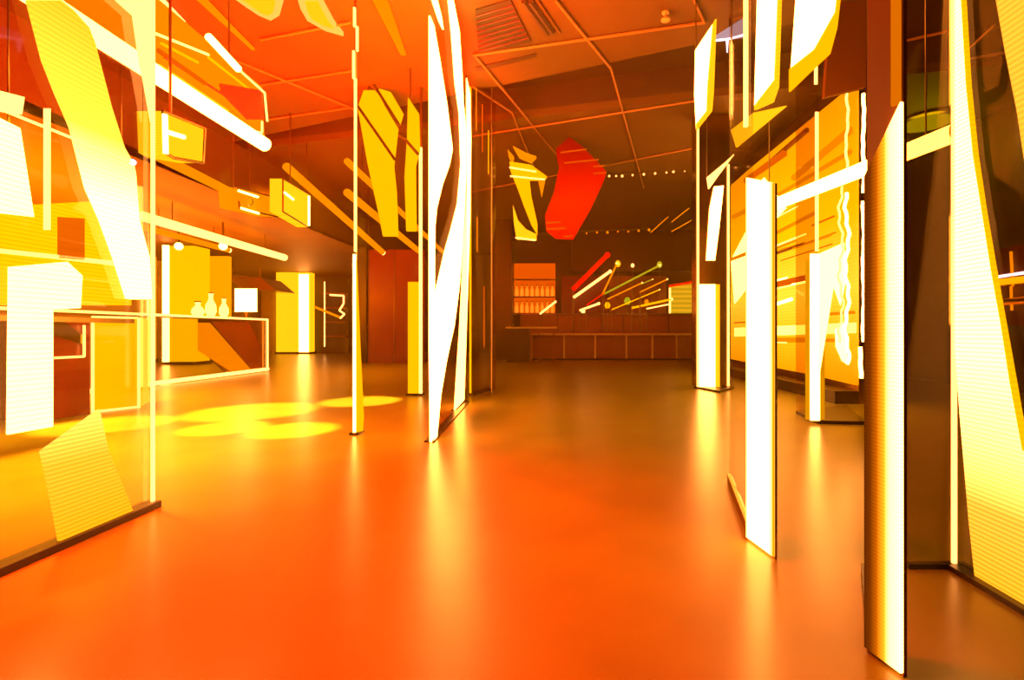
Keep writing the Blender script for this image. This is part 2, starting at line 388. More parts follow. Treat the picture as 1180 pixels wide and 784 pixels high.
pl0, pl1 = -5.95, -4.0
t = thing('exhibit_block', (-5, 14.6, 0), 'tall dark red lacquered block standing between the desk hall and the bar', 'display block')
B().box(pl0+.28, pl1, 14.3, 16.6, 0, 3.35).link('body', 'red_wall', t, .01)
B().box(pl0, pl0+.26, 14.2, 16.6, 0, 3.4).link('end_panel', 'black', t, .01)
B().box(pl0+1.05, pl0+1.07, 14.285, 14.3, .02, 3.3).link('joint', 'metal', t)

# ================================================================== left hall: desk, columns, doors
XD = -6.75
d0, d1 = 5.4, 11.15
t = thing('reception_desk', (XD-.4, 8.2, 0), 'long glass reception desk with glowing edges and a dark triangle on its front', 'desk')
TOPH = 1.2
B().box(XD-.75, XD, d0, d1, TOPH-.03, TOPH).link('counter_top', 'cream', t, .005)
B().box(XD-.012, XD, d0, d1, .06, TOPH-.03).link('front_glass', 'glass', t)
B().tube((XD+.01, d0, TOPH-.01), (XD+.01, d1, TOPH-.01), .020).link('top_edge_light', 'pale', t)
B().tube((XD+.02, d0, .05), (XD+.02, d1, .05), .035).link('bottom_edge_light', 'pale', t)
B().tube((XD+.01, d1, .05), (XD+.01, d1, TOPH), .018).link('corner_light', 'pale', t)
def front(pts, off, m, nm):
    B().prism([on_x(px, py, XD+off) for px, py in pts], (-.02, 0, 0)).link(nm, m, t)
front([(229, 368), (304, 369), (304, 427), (262, 432), (229, 400)], -.04, 'bronze', 'front_panel')
front([(243, 370), (287, 370), (302, 405), (302, 424), (289, 425)], -.015, 'red_wall', 'triangle_inlay')
front([(229, 372), (242, 372), (290, 427), (270, 430), (229, 404)], -.014, 'amber', 'slanted_inlay')
B().box(XD-.74, XD-.02, d1-.03, d1, .0, TOPH-.03).link('side_panel', 'glass', t)
# near end of the hall: lit plinth and dark seat box
XP = -4.75
t = thing('display_plinth', (XP, 5.3, 0), 'yellow lit display plinth with white edges at the near end of the desk', 'plinth')
a, b = floor_at(107, 476), floor_at(160, 470)
B().prism([a, b, b+Vector((-.3, .5, 0)), a+Vector((-.3, .5, 0))], (0, 0, 1.07)).link('body', led('plinth_face', (1, .36, .0), 1.8, .1, .03), t)
for p in (a, b):
    B().tube(p+Vector((.01, -.012, 0)), p+Vector((.01, -.012, 1.07)), .014).link('edge_light', 'pale', t)
B().path([a+Vector((0, -.012, 1.07)), b+Vector((0, -.012, 1.07))], .012).link('edge_light', 'pale', t)
B().path([a+Vector((0, -.012, .012)), b+Vector((0, -.012, .012))], .012).link('edge_light', 'pale', t)
t = thing('display_case', on_x(78, 415, -5.2), 'low dark display case with a slanted lid line left of the yellow plinth', 'display case')
yy0, yy1 = on_x(56, 380, -5.2).y, on_x(104, 380, -5.2).y
zt = on_x(104, 367, -5.2).z; zb = 0.0
B().box(-5.7, -5.2, yy0, yy1, zb, zt).link('body', 'red_wall', t, .006)
B().prism([on_x(56, 371, -5.19), on_x(74, 371, -5.19), on_x(97, 389, -5.19), on_x(97, 398, -5.19), on_x(56, 384, -5.19)], (.01, 0, 0)).link('lid_panel', 'bronze', t)
B().path([on_x(97, 375, -5.17), on_x(97, 411, -5.17), on_x(56, 413, -5.17)], .012).link('edge_light', 'pale', t)

def led_column(name, x0, x1, Y, dep, h, label, m='yellow', edges=(0, 1), em='white', er=.05):
    t = thing(name, ((x0+x1)/2, Y, 0), label, 'led column')
    B().box(x0, x1, Y, Y+dep, .08, h).link('lit_face', m, t, .01)
    B().box(x0-.03, x1+.03, Y-.02, Y+dep+.02, 0, .08).link('plinth', 'black', t)
    for e in edges:
        x = (x0, x1)[e]
        B().tube((x, Y-.02, .08), (x, Y-.02, h), er).link('edge_light', em, t)
    return t
Yc = 13.4
led_column('led_column', (192-645)*Yc/F, (224-645)*Yc/F, Yc, .6, 3.3, 'yellow lit column with white edges seen through the glass reception desk', 'yellow2', (0,), 'white', .08)
led_column('led_column', (163-645)*14.5/F, (171-645)*14.5/F, 14.5, .3, 3.2, 'slim amber column left of the yellow column behind the desk', 'amber', (1,), 'pale', .03)
led_column('glow_panel', (227-645)*14.6/F, (263-645)*14.6/F, 14.6, .15, 3.2, 'added amber glow panel standing just right of the yellow column behind the desk', led('glow_panel_face', (1, .30, 0), 1.2), (), 'pale')  # glowing panel added to brighten the back hall
Yd = 20
led_column('led_column', (318-645)*Yd/F, (357-645)*Yd/F, Yd, .4, 3.38, 'broad yellow LED column with a white right edge on the far wall', 'yellow', (), 'white')
B().box((345-645)*Yd/F, (356-645)*Yd/F, Yd-.05, Yd-.01, .08, 3.3).link('led_strip', 'white', bpy.data.objects['led_column.002'])
o = B().box(-12.6, (318-645)*20.6/F, 20.4, 20.6, 0, 2.6).link('partition_panel', 'amber_wall'); tag(o, 'plain light partition panel between the desk monitor and the broad yellow column', 'partition')
t = thing('shelf_niche', ((385-645)*20/F, 20.5, 0), 'dark shelving niche with a glowing curl of light left of the red block', 'shelf')
nx0, nx1 = (360-645)*20.3/F, (399-645)*20.3/F
B().box(nx0, nx1, 20.5, 20.9, 0, 3.2).link('body', 'black', t)
for z in (.7, 1.3, 1.9, 2.5): B().box(nx0+.45, nx1, 20.2, 20.5, z, z+.05).link('shelf', 'wood', t)
B().tube(((374-645)*20.1/F, 20.1, .3), ((374-645)*20.1/F, 20.1, 3.0), .025).link('edge_light', 'pale', t)
B().path([on_y(380, 340, 20.1), on_y(396, 341, 20.1), on_y(396, 350, 20.1), on_y(391, 358, 20.1), on_y(397, 362, 20.1), on_y(392, 367, 20.1)], .035).link('neon_curl', 'pale', t)
B().path([on_y(363, 354, 20.1), on_y(392, 366, 20.1)], .05).link('streak_bar', 'amber', t)

# on the desk
def mon(px0, px1, py0, py1, Y, label):
    x0, x1 = (px0-645)*Y/F, (px1-645)*Y/F; z0 = TOPH; z1 = CH+(VY-py0)*Y/F
    t = thing('monitor', ((x0+x1)/2, Y, z0), label, 'monitor')
    cs = B().box(x0, x1, Y, Y+.05, z0+.14, z1).link('casing', 'black', t, .01)
    B().box(x0+.015, x1-.015, Y-.008, Y, z0+.155, z1-.015).link('screen', 'white', cs)
    B().tube(((x0+x1)/2, Y+.03, z0+.01), ((x0+x1)/2, Y+.03, z0+.2), .025).link('stand', 'metal', t)
    B().lathe([(.12, 0), (.12, .012), (.03, .016)], ((x0+x1)/2, Y+.03, z0)).link('base', 'metal', t)
    return t
mon(270, 297, 332, 366, 10.8, 'bright white monitor standing at the far end of the reception desk')
def vase(x, y, h, r, label, m='pale'):  # vase shapes stand in for white scribbles of light
    t = thing('vase_scribble', (x, y, TOPH), label, 'vase')
    B().lathe([(r*.5, 0), (r, h*.25), (r*.9, h*.5), (r*.35, h*.75), (r*.45, h)], (x, y, TOPH)).link('body', m, t, 0, True)
    B().lathe([(r*.47, h-.015), (r*.55, h), (r*.55, h+.012)], (x, y, TOPH)).link('rim', 'metal', t)
    return t
for (px, Y, h, r, lab) in ((243, 9.6, .50, .10, 'tall vase-shaped light scribble on the desk, second from the monitor'),
                           (258, 10.2, .42, .09, 'vase-shaped light scribble on the desk right beside the monitor'),
                           (228, 9.1, .30, .11, 'short squat vase-shaped light scribble on the desk left of the two taller ones')):
    vase(XD-.35, (XD-.35)*F/(px-645), h, r, lab)
t = thing('shelf_niche', ((290-645)*17/F, 17, 1.9), 'dark slanted hood hanging above the desk monitor', 'hood')
t.name = 'canopy_hood'
slab_y([(262, 318), (300, 320), (318, 335), (276, 333)], 16.4, 1.2).link('body', 'red_wall', t)
for px in (268, 300): B().tube(on_y(px, 322, 16.6), (on_y(px, 322, 16.6).x, 16.6, 3.4), .02).link('hanging_rod', 'metal', t)
for px, lab in ((206, 'round bright spot lamp over the yellow column'), (257, 'round bright spot lamp right of the yellow column')):
    p = on_h(px, 284, 2.85)
    t = thing('spot_lamp', p, lab, 'ceiling light')
    B().ball(p, .085).link('bulb', 'white', t, 0, True); B().tube(p+Vector((0, 0, .07)), (p.x, p.y, 3.4), .02).link('hanging_rod', 'metal', t)

# ================================================================== CENTRE-LEFT fins
def fin(name, A, Bp, h, label, thick=.05):
    """a dark slab standing on the floor line A-Bp"""
    t = thing(name, ((A[0]+Bp[0])/2, (A[1]+Bp[1])/2, 0), label, 'led fin')
    return t
# thin fin at x=408
A = floor_at(408, 501); Bq = A+Vector((-.04, .55, 0))
t = fin('led_fin', A, Bq, 4.3, 'thin glowing LED fin with a yellow lower face standing on the left floor pools')
B().box(A.x-.012, A.x+.012, A.y, A.y+.02, .02, CH+90*A.y/F).link('led_strip', 'white', t)
zs = [(8, 30, 0), (30, 58, 3), (58, 90, -1), (90, 290, 1)]
for (y0, y1, dx) in zs:
    B().box(A.x-.009+dx*A.y/F, A.x+.009+dx*A.y/F, A.y, A.y+.02, CH+(VY-y1)*A.y/F, CH+(VY-y0)*A.y/F).link('led_strip', 'pale', t)
B().prism([on_v(410, 300, A, A+Vector((.3, .3, 0))), on_v(414, 400, A, A+Vector((.3, .3, 0))), on_v(418, 480, A, A+Vector((.3, .3, 0))), on_v(417, 497, A, A+Vector((.3, .3, 0))), on_v(409, 501, A, A+Vector((.3, .3, 0)))], (.008, .008, 0)).link('side_face', 'yellow2', t)
B().box(A.x-.03, A.x+.05, A.y-.03, A.y+.1, 0, .02).link('base_plate', 'black', t)
B().box(A.x-.006, A.x+.006, A.y+.02, A.y+.05, .02, 4.4).link('spine', 'metal', t)
# fin at x=478
A = floor_at(484, 456)
t = fin('led_fin', A, A, 4.3, 'yellow fronted LED fin standing behind the white ribbon fin')
yf = A.y
B().box((470-645)*yf/F, (483-645)*yf/F, yf, yf+.03, .03, CH+(VY-325)*yf/F).link('lit_face', 'yellow2', t)
B().box((483-645)*yf/F, (486-645)*yf/F, yf-.01, yf+.03, .03, CH+(VY-170)*yf/F).link('led_strip', 'pale', t)
B().box((469-645)*yf/F, (487-645)*yf/F, yf-.02, yf+.1, 0, .03).link('base_plate', 'black', t)
B().box((483.5-645)*yf/F, (485.5-645)*yf/F, yf+.03, yf+.06, .03, 4.4).link('spine', 'metal', t)
# ribbon fin: plane from (497,510) back to (540,463)
A, Bq = floor_at(496, 510), floor_at(538, 463.7)
nrm = Vector((Bq.y-A.y, -(Bq.x-A.x), 0)).normalized()
t = fin('ribbon_fin', A, Bq, 4.3, 'tall glass fin with a curling white LED ribbon, centre left')
def rib(pts, off=0.0): return B().prism([on_v(px, py, A, Bq)+nrm*off for px, py in pts], nrm*.012)
rib([(494, 18), (499, 30), (506, 70), (514, 120), (520.5, 172), (517, 190), (509, 212), (502, 240), (500, 260), (499, 420), (499, 508), (495, 510), (494, 400), (494, 200)]).link('led_ribbon', 'white', t)
rib([(514, 0), (520, 0), (527, 35), (530, 80), (532, 120), (535, 150), (535, 200), (534, 230), (531, 285), (527, 330), (521, 375), (512, 415), (505, 455), (500, 507), (498, 508), (497, 345), (503, 320), (510, 290), (518, 262), (525, 235), (529, 190), (527, 130), (522, 95), (518, 40)], .014).link('led_ribbon', 'white', t)
rib([(495, 0), (501, 0), (506, 20), (508, 34), (503, 24)], .014).link('led_ribbon', 'white', t)
B().prism([A, Bq, Bq+Vector((0, 0, 4.38)), A+Vector((0, 0, 4.38))], nrm*-.012).link('glass_pane', 'faint', t)
B().prism([A+nrm*.03, Bq+nrm*.03, Bq-nrm*.05, A-nrm*.05], (0, 0, .012)).link('base_rail', 'black', t)
# thin second ribbon
A2, B2 = floor_at(523, 474), floor_at(536, 462)
n2 = Vector((B2.y-A2.y, -(B2.x-A2.x), 0)).normalized()
def rib2(pts): return B().prism([on_v(px, py, A2, B2) for px, py in pts], n2*.012)
rib2([(537, 90), (541, 108), (542, 160), (541, 250), (538, 340), (534, 461), (523, 473), (525, 440), (529, 380), (533, 300), (538, 220), (537, 160)]).link('led_ribbon', 'white', t)
B().prism([A2+n2*.03, B2+n2*.03, B2-n2*.03, A2-n2*.03], (0, 0, .012)).link('base_rail', 'black', t)
q = on_v(539, 200, A2, B2)
B().tube((q.x-.02*n2.x, q.y-.02*n2.y, .012), (q.x-.02*n2.x, q.y-.02*n2.y, 4.4), .008).link('spine', 'metal', t)
# dark mirrored column behind it
Y = 6.9
t = thing('mirror_column', ((553-645)*Y/F, Y, 0), 'dark mirrored column standing right of the white LED fins', 'column')
B().box((543-645)*Y/F, (566-645)*Y/F, Y, Y+.5, .03, 4.4).link('body', 'smoke', t)
B().prism([floor_at(545, 457), floor_at(566, 450), floor_at(568, 447), floor_at(545, 453)], (0, 0, .03)).link('plinth', 'black', t)
B().box((566-645)*Y/F, (567-645)*Y/F, Y-.01, Y+.02, .03, 4.4).link('corner_trim', 'metal', t)
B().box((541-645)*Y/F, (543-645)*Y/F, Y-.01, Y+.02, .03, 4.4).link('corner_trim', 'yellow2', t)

for px, y0, y1, m in ((549, 96, 150, 'amber'), (553, 62, 96, 'amber'), (556, 120, 175, 'orange'), (563, 150, 200, 'yellow2'), (550, 250, 290, 'amber'), (558, 330, 400, 'orange')):  # mirror glints put in as glowing slivers
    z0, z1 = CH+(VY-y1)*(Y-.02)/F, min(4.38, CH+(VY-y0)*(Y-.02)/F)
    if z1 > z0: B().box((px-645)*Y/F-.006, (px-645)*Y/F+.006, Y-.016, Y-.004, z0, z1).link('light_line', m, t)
# ================================================================== BACK: the bar
t = thing('bar_counter', (2.2, 15.6, 0), 'long low brown bar counter along the back of the hall', 'bar counter')
bx0, bx1 = (612-645)*15.6/F, 5.6
B().box(bx0, bx1, 15.6, 16.0, .05, .80).link('front', 'wood', t, .01)
B().box(bx0-.05, bx1, 15.52, 16.05, .80, .86).link('counter_top', 'cream', t, .01)
B().box(bx0+.03, bx1, 15.64, 16.0, 0, .05).link('toe_kick', 'black', t)
for px in (612, 650, 686, 722, 752, 780): B().box((px-1-645)*15.55/F, (px+1-645)*15.55/F, 15.57, 15.6, .05, .8).link('post', 'cream', t)
t = thing('back_counter', (1.7, 16.3, 0), 'higher brown panelled counter standing behind the long bar counter', 'bar counter')
B().box((600-645)*16.4/F, 5.6, 16.3, 16.6, 0, 1.50).link('front', 'wood', t, .01)
for px in (642, 693, 718, 770): B().box((px-645)*16.3/F, (px-645)*16.3/F+.02, 16.28, 16.3, .9, 1.48).link('joint', 'black', t)
B().box((600-645)*16.4/F, 5.6, 16.25, 16.7, 1.50, 1.53).link('counter_top', 'metal', t)
t = thing('high_table', (-.9, 14.6, 0), 'small high table with a pale top beside the dark pillar', 'table')
tx0, tx1 = (583-645)*14.5/F, (642-645)*14.5/F
B().box(tx0, tx1, 14.4, 14.9, 1.01, 1.06).link('table_top', 'cream', t, .01)
for x, y in ((tx0+.75, 14.5), (tx0+1.0, 14.5), (tx0+.1, 14.8), (tx1-.1, 14.8)): B().box(x-.02, x+.02, y-.02, y+.02, 0, 1.01).link('leg', 'wood', t)
B().box(tx0+.02, tx0+.7, 14.45, 14.85, 0, 1.0).link('cupboard', 'black', t)
Y = 14.95
t = thing('dark_pillar', ((578-645)*Y/F, Y, 0), 'dark square pillar at the left end of the bar', 'pillar')
B().box((567-645)*Y/F, (590-645)*Y/F, Y, Y+.6, .04, 4.4).link('shaft', 'black', t, .01)
B().box((566-645)*Y/F, (591-645)*Y/F, Y-.03, Y+.63, 0, .04).link('base', 'metal', t)

# backlit bottle shelves
t = thing('bottle_shelf', ((615-645)*16.7/F, 16.75, 1.53), 'orange backlit bottle shelves behind the bar beside the dark pillar', 'shelf')
sx0, sx1 = (592-645)*16.7/F, (640-645)*16.7/F
B().box(sx0, sx1, 16.84, 16.89, 1.53, 3.3).link('lit_back', led('shelf_back', (1, .10, .0), .8), t)
for z in (1.53, 2.1, 2.7): B().box(sx0, sx1, 16.66, 16.84, z, z+.04).link('shelf', 'wood', t)
bot = None
k = 0
for z in (1.57, 2.14):
    for i in range(8):
        x = sx0+.1+i*(sx1-sx0-.2)/7
        if bot is None:
            bot = thing('bottle', (x, 16.75, z), 'glowing bottle in the lower row on the orange backlit bar shelves', 'bottle', 'bottles on the lower orange shelf')
            B().lathe([(.055, 0), (.06, .02), (.06, .22), (.02, .30), (.02, .38)], (x, 16.75, z), 12).link('body', led('bottle_glow', (1, .22, .01), 1.3), bot, 0, True)
            B().lathe([(.024, .37), (.024, .41)], (x, 16.75, z), 10).link('cap', 'metal', bot)
        else:
            cb = copy_tree(bot); cb.location = (x, 16.75, z)
            if z > 2: cb['label'] = 'glowing bottle in the upper row on the orange backlit bar shelves'; cb['group'] = 'bottles on the upper orange shelf'

# neon bars standing in for blurred light streaks, and lamps over the back counter
def streak(a, b, r, m, label, Y=16.0):
    pa, pb = on_y(a[0], a[1], Y), on_y(b[0], b[1], Y)
    t = thing('streak_bar', pa, label, 'neon light')
    tb = B().tube(pa, pb, r).link('tube', m, t)
    B().ball(pb, r*1.3).link('end_lamp', 'pale' if m != 'red' else 'red', tb, 0, True)
    B().tube(pa, (pa.x, Y, 0.862 if Y < 16.2 else 1.53), .012).link('stand', 'metal', t)
    return t
streak((660, 334), (700, 294), .075, 'red', 'thick slanted red neon bar over the back counter')
streak((661, 343), (703, 313), .045, 'pale', 'pale slanted neon bar just under the red one', 15.8)
streak((694, 340), (711, 304), .03, 'amber', 'thin steep amber neon bar right of the red one')
streak((696, 339), (760, 306), .03, 'green', 'long slanted yellow green neon bar over the back counter', 15.95)
streak((728, 355), (774, 345), .035, 'yellow2', 'nearly level yellow neon bar left of the lit sign box')
streak((622, 362), (640, 348), .03, 'pale', 'short slanted pale neon bar by the bottle shelves', 15.9)
streak((668, 358), (690, 350), .035, 'pale', 'short pale neon bar low on the middle of the back counter', 15.9)
streak((700, 345), (740, 326), .022, 'amber', 'thin slanted amber neon bar under the long green one', 15.85)
streak((705, 357), (760, 334), .018, 'yellow2', 'thin slanted yellow neon bar low over the middle of the back counter', 15.75)
streak((737, 337), (769, 322), .022, 'amber', 'thin slanted amber neon bar just left of the lit sign box', 15.7)
streak((676, 352), (696, 338), .018, 'red', 'short thin red neon bar below the pale slanted one', 15.7)
streak((745, 356), (770, 351), .02, 'pale', 'short nearly level pale neon bar at the foot of the lit sign box', 15.55)
streak((738, 328), (752, 322), .016, 'green', 'tiny slanted green neon bar right under the long green one', 15.62)
def lampcube(px, py, s, Y, m, label):
    p = on_y(px, py, Y)
    t = thing('counter_lamp', (p.x, p.y, 1.53), label, 'lamp')
    B().lathe([(.07, 0), (.07, .02), (.012, .03), (.012, max(.05, p.z-1.53-s))], (p.x, p.y, 1.53), 12).link('stand', 'metal', t)
    B().lathe([(s*.6, -s), (s, 0), (s*.5, s)], p, 14).link('shade', m, t, 0, True)
lampcube(712, 304, .10, 16.45, 'yellow', 'small yellow lamp at the top of the steep amber bar')
lampcube(729, 306, .06, 16.45, 'pale', 'tiny pale lamp between the yellow and the green lamps')
lampcube(760, 305, .10, 16.45, 'green', 'small green lamp at the end of the long green bar')
lampcube(700, 352, .10, 16.4, 'yellow2', 'low round amber lamp in the middle of the back counter')
lampcube(723, 347, .12, 16.5, 'green', 'low green lamp in the middle of the back counter')
lampcube(745, 348, .08, 16.5, 'amber', 'low amber lamp left of the lit sign box')
lampcube(672, 359, .07, 16.4, 'pale', 'low white lamp on the back counter below the red neon bar')
Y = 16.42
t = thing('sign_box', on_y(790, 361, Y), 'yellow lit sign box with a red top edge at the right end of the bar', 'sign')
B().prism([on_y(772, 331, Y), on_y(812, 324, Y), on_y(812, 361, Y), on_y(772, 361, Y)], (0, .2, 0)).link('lit_face', led('sign_face', (1, .5, .01), .85, .35, .16), t)
B().path([on_y(771, 330, Y-.02), on_y(812, 323, Y-.02)], .04).link('top_edge', 'red', t)
B().path([on_y(772, 332, Y-.02), on_y(772, 361, Y-.02)], .03).link('side_edge', 'pale', t)
# brown back-wall screens behind the lamps
for (x0, x1, y0, y1, m, lab) in ((647, 700, 318, 360, 'red_wall', 'dark red back panel behind the red neon bar'), (702, 768, 318, 360, 'wood', 'brown back panel behind the green neon bar')):
    o = B().box((x0-645)*16.8/F, (x1-645)*16.8/F, 16.84, 16.89, 0, CH+(VY-y0)*16.8/F).link('display_board', m); tag(o, lab, 'panel')

# hanging red lantern and yellow folded banner
Y = 8.5
t = thing('red_lantern', on_y(665, 215, Y), 'large glowing red angular lantern hanging over the aisle', 'lantern')
Pr = [(641, 171), (656, 158), (670, 168), (686, 184), (699, 198), (696, 206), (682, 236), (661, 272), (640, 271), (629, 262), (628, 248), (638, 222), (645, 190)]
B().prism([on_y(px, py, Y) for px, py in Pr], (0, .35, 0)).link('body', led('lantern_face', (1, 1, 1), 1.0, 0, .01, 2, [(2.6, (1, .002, 0)), (3.2, (1, .012, 0)), (3.6, (.9, 0, 0)), (4.3, (.35, 0, 0))]), t)
for a, b in (((646, 176), (676, 172)), ((650, 188), (690, 184)), ((684, 192), (697, 191)), ((684, 200), (699, 199)), ((630, 257), (646, 256)), ((630, 264), (652, 263)), ((650, 273), (660, 272))):
    B().path([on_y(*a, Y-.02), on_y(*b, Y-.02)], .012).link('light_line', 'orange', t)
pt = on_y(656, 162, Y+.15); B().tube(pt, (pt.x, pt.y, 4.42), .012).link('hanging_rod', 'metal', t)
t = thing('folded_banner', on_y(605, 220, Y), 'folded yellow hanging lantern shaped like a tall V left of the red lantern', 'lantern')
def fb(pts, off, m, nm): B().prism([on_y(px, py, Y+off) for px, py in pts], (0, .12, 0)).link(nm, m, t)
fb([(587, 186), (612, 190), (630, 203), (626, 206), (592, 206), (588, 196)], 0, 'yellow2', 'top_fold')
fb([(592, 206), (610, 207), (612, 225), (619, 256), (619, 270), (612, 258), (604, 238), (596, 216)], .02, 'yellow2', 'long_fold')
fb([(620, 207), (628, 207), (624, 226)], .02, 'amber', 'point_fold')
fb([(591, 236), (597, 254), (606, 264), (618, 270), (618, 276), (595, 275), (592, 256)], .04, 'yellow', 'lower_fold')
fb([(591, 168), (606, 176), (618, 180), (612, 186), (598, 180)], .06, 'amber', 'upper_fold')
fb([(585, 172), (592, 180), (590, 187), (586, 180)], .05, 'amber', 'upper_fold')
for a, b in (((587, 193), (618, 198)), ((588, 203), (628, 207)), ((594, 274), (617, 277))):
    B().path([on_y(*a, Y-.02), on_y(*b, Y-.02)], .014).link('light_line', 'pale', t)
pt = on_y(600, 180, Y+.1); B().tube(pt, (pt.x, pt.y, 4.42), .010).link('hanging_rod', 'metal', t)

# string of little bulbs
def string_(name, pxs, Y, label, m='pale', r=.025):
    t = thing(name, on_y(*pxs[0], Y), label, 'string lights')
    B().path([on_y(px, py-2, Y) for px, py in pxs], .012).link('cable', 'metal', t)
    for px, py in pxs[::1]: B().ball(on_y(px, py, Y), r*random.uniform(.7, 1.2)).link('bulb', m, t, 0, True)
    for q in (pxs[0], pxs[-1]):
        p = on_y(q[0], q[1]-2, Y); B().tube(p, (p.x, p.y, 4.42), .006).link('hanging_rod', 'metal', t)
string_('string_light', [(702, 203), (710, 203), (717, 203), (729, 202), (742, 201), (755, 200), (768, 199), (776, 198), (789, 197), (800, 195)], 10.5, 'string of tiny bulbs right of the red lantern', 'pale')
string_('string_light', [(664, 269), (676, 269), (688, 268), (700, 268), (712, 267), (724, 267), (736, 266), (748, 265)], 14.6, 'string of dim amber bulbs along the bulkhead over the bar', 'amber', .035)
for a, b, lab in (((750, 268), (770, 250), 'thin slanted light trail, first from the red lantern'), ((774, 256), (794, 240), 'thin slanted light trail, upper one nearest the LED strips'), ((774, 267), (797, 254), 'thin slanted light trail, lower one nearest the LED strips')):
    pa, pb = on_y(*a, 13.0), on_y(*b, 13.0)
    t = thing('trail_rod', pa, lab, 'ceiling light')  # rods stand in for small streaks of light
    B().tube(pa, pb, .012).link('rod', 'amber', t); B().tube(pb, (pb.x, pb.y, 4.4), .006).link('hanging_rod', 'metal', t)

# ceiling fittings
q = [on_h(px, py, CE-.015) for px, py in ((548, 12), (588, 0), (612, 48), (552, 64))]
t = thing('ceiling_vent', q[0], 'dark perforated square ceiling grille at the top of the picture', 'vent')
B().prism(q, (0, 0, .014)).link('grille', 'dark_ceiling', t)
for i in range(1, 9):
    f = i/9
    B().path([q[0].lerp(q[3], f)+Vector((0, 0, -.004)), q[1].lerp(q[2], f)+Vector((0, 0, -.004))], .008, 6).link('slat', 'red_wall', t)
q = [on_h(px, py, CE-.02) for px, py in ((594, 0), (620, 0), (646, 38), (628, 44))]
t = thing('slot_diffuser', q[0], 'long slotted air diffuser beside the perforated ceiling grille', 'vent')
B().prism(q, (0, 0, .018)).link('frame', 'ceiling', t)
for f in (.35, .65):
    a = q[0].lerp(q[1], f); b = q[3].lerp(q[2], f); b = a.lerp(b, .9)
    B().path([a+Vector((0, 0, -.004)), b+Vector((0, 0, -.004))], .035, 6).link('slot', 'dark_ceiling', t)
p = on_h(767, 14, CE)
t = thing('sprinkler', p, 'small sprinkler head on the ceiling', 'sprinkler')
B().lathe([(.02, -.10), (.05, -.09), (.05, -.08), (.015, -.075), (.015, -.02), (.04, -.015), (.04, 0)], p).link('head', 'cream', t)
q = [on_h(px, py, CE-.012) for px, py in ((548, 78), (618, 62), (618, 66), (550, 83))]
o = B().prism(q, (0, 0, .012)).link('slot_vent', 'dark_ceiling'); tag(o, 'narrow dark ceiling slot just beyond the perforated grille', 'vent')
p = on_h(841, 42, 4.2)
t = thing('cold_lamp', p, 'violet white lamp on the ceiling behind the LED fins', 'ceiling light')
B().prism([on_h(820, 46, 4.2), on_h(858, 22, 4.2), on_h(858, 44, 4.2), on_h(838, 45, 4.2)], (0, 0, .02)).link('shade', led('cold_shade', (.62, .38, .42), .8), t)
B().path([on_h(822, 47, 4.19), on_h(840, 45, 4.19), on_h(858, 40, 4.19)], .012).link('tube', 'violet', t)
B().tube(on_h(838, 46, 4.19), on_h(838, 46, 4.19)+Vector((0, 0, -.14)), .014, .006).link('drop_lamp', 'violet', t)
B().tube(p, (p.x, p.y, 4.4), .01).link('hanging_rod', 'metal', t)

# ================================================================== RIGHT: fins and screens
def strip_fin(name, A, Bq, h, label, core, body_m='black', m='white', fringe=True, hz=None):
    t = thing(name, ((A.x+Bq.x)/2, (A.y+Bq.y)/2, 0), label, 'led fin')
    return t
# nearest fin
A, Bq = floor_at(999, 750), floor_at(1041, 781)
n = Vector((Bq.y-A.y, -(Bq.x-A.x), 0)).normalized()
if n.x > 0: n = -n
t = strip_fin('led_fin', A, Bq, 4, 'nearest right LED fin, amber sided with a white front strip', None)
ramp = led('fin_ramp', (1, 1, 1), 1.0, .22, .010, 1, [(Bq.y, (20, 6, 1.0)), (Bq.y+.028, (12, 3.6, .7)), (Bq.y+.042, (2.2, .7, .02)), (Bq.y+.066, (.75, .14, 0)), (Bq.y+.085, (.25, .04, 0)), (A.y, (.12, .02, 0))])  # ramp paints the amber halo beside the white strip
hs = 1.50
B().prism([A+Vector((0, 0, .012)), Bq+Vector((0, 0, .012)), Bq+Vector((0, 0, hs)), A+Vector((0, 0, hs-.16))], n*.01).link('lit_face', ramp, t)
w0 = Bq.lerp(A, .05); w1 = Bq.lerp(A, .25)
B().prism([w0+Vector((0, 0, hs)), w1+Vector((0, 0, hs)), w1+Vector((0, 0, 4.38)), w0+Vector((0, 0, 4.38))], n*.01).link('upper_strip', led('upper_strip', (1, .20, 0), .75), t)
B().prism([A, Bq, Bq-n*.012, A-n*.012], (0, 0, 4.38)).link('housing', 'wood', t)
e = floor_at(992, 668)
B().prism([A, e, e+Vector((.02, 0, 0)), A+Vector((.02, 0, 0))], (0, 0, .06)).link('foot_plate', 'black', t)
# second fin
A, Bq = floor_at(862, 622), floor_at(893, 645)
n = Vector((Bq.y-A.y, -(Bq.x-A.x), 0)).normalized()
if n.x > 0: n = -n
t = strip_fin('led_fin', A, Bq, 4, 'second right LED fin, a broad white strip standing on the open floor', None)
hh = CH+(VY-205)*A.y/F
ramp2 = led('fin_ramp2', (1, 1, 1), 1.0, 0, .01, 1, [(Bq.y-.001, (1.3, .4, 0)), (Bq.y+.02, (20, 6, 1.0)), (A.y-.015, (20, 6, 1.0)), (A.y, (6, 1.5, .2))])  # halo at the strip's edges painted into the ramp
B().prism([A+Vector((0, 0, .012)), Bq+Vector((0, 0, .012)), Bq+Vector((0, 0, hh-.08)), A+Vector((0, 0, hh))], n*.01).link('lit_face', ramp2, t)
B().prism([A, Bq, Bq-n*.010, A-n*.010], (0, 0, hh-.08)).link('housing', 'bronze', t)
e = floor_at(838, 556)
B().prism([A, e, e+Vector((.02, 0, 0)), A+Vector((.02, 0, 0))], (0, 0, .05)).link('foot_plate', 'bronze', t)
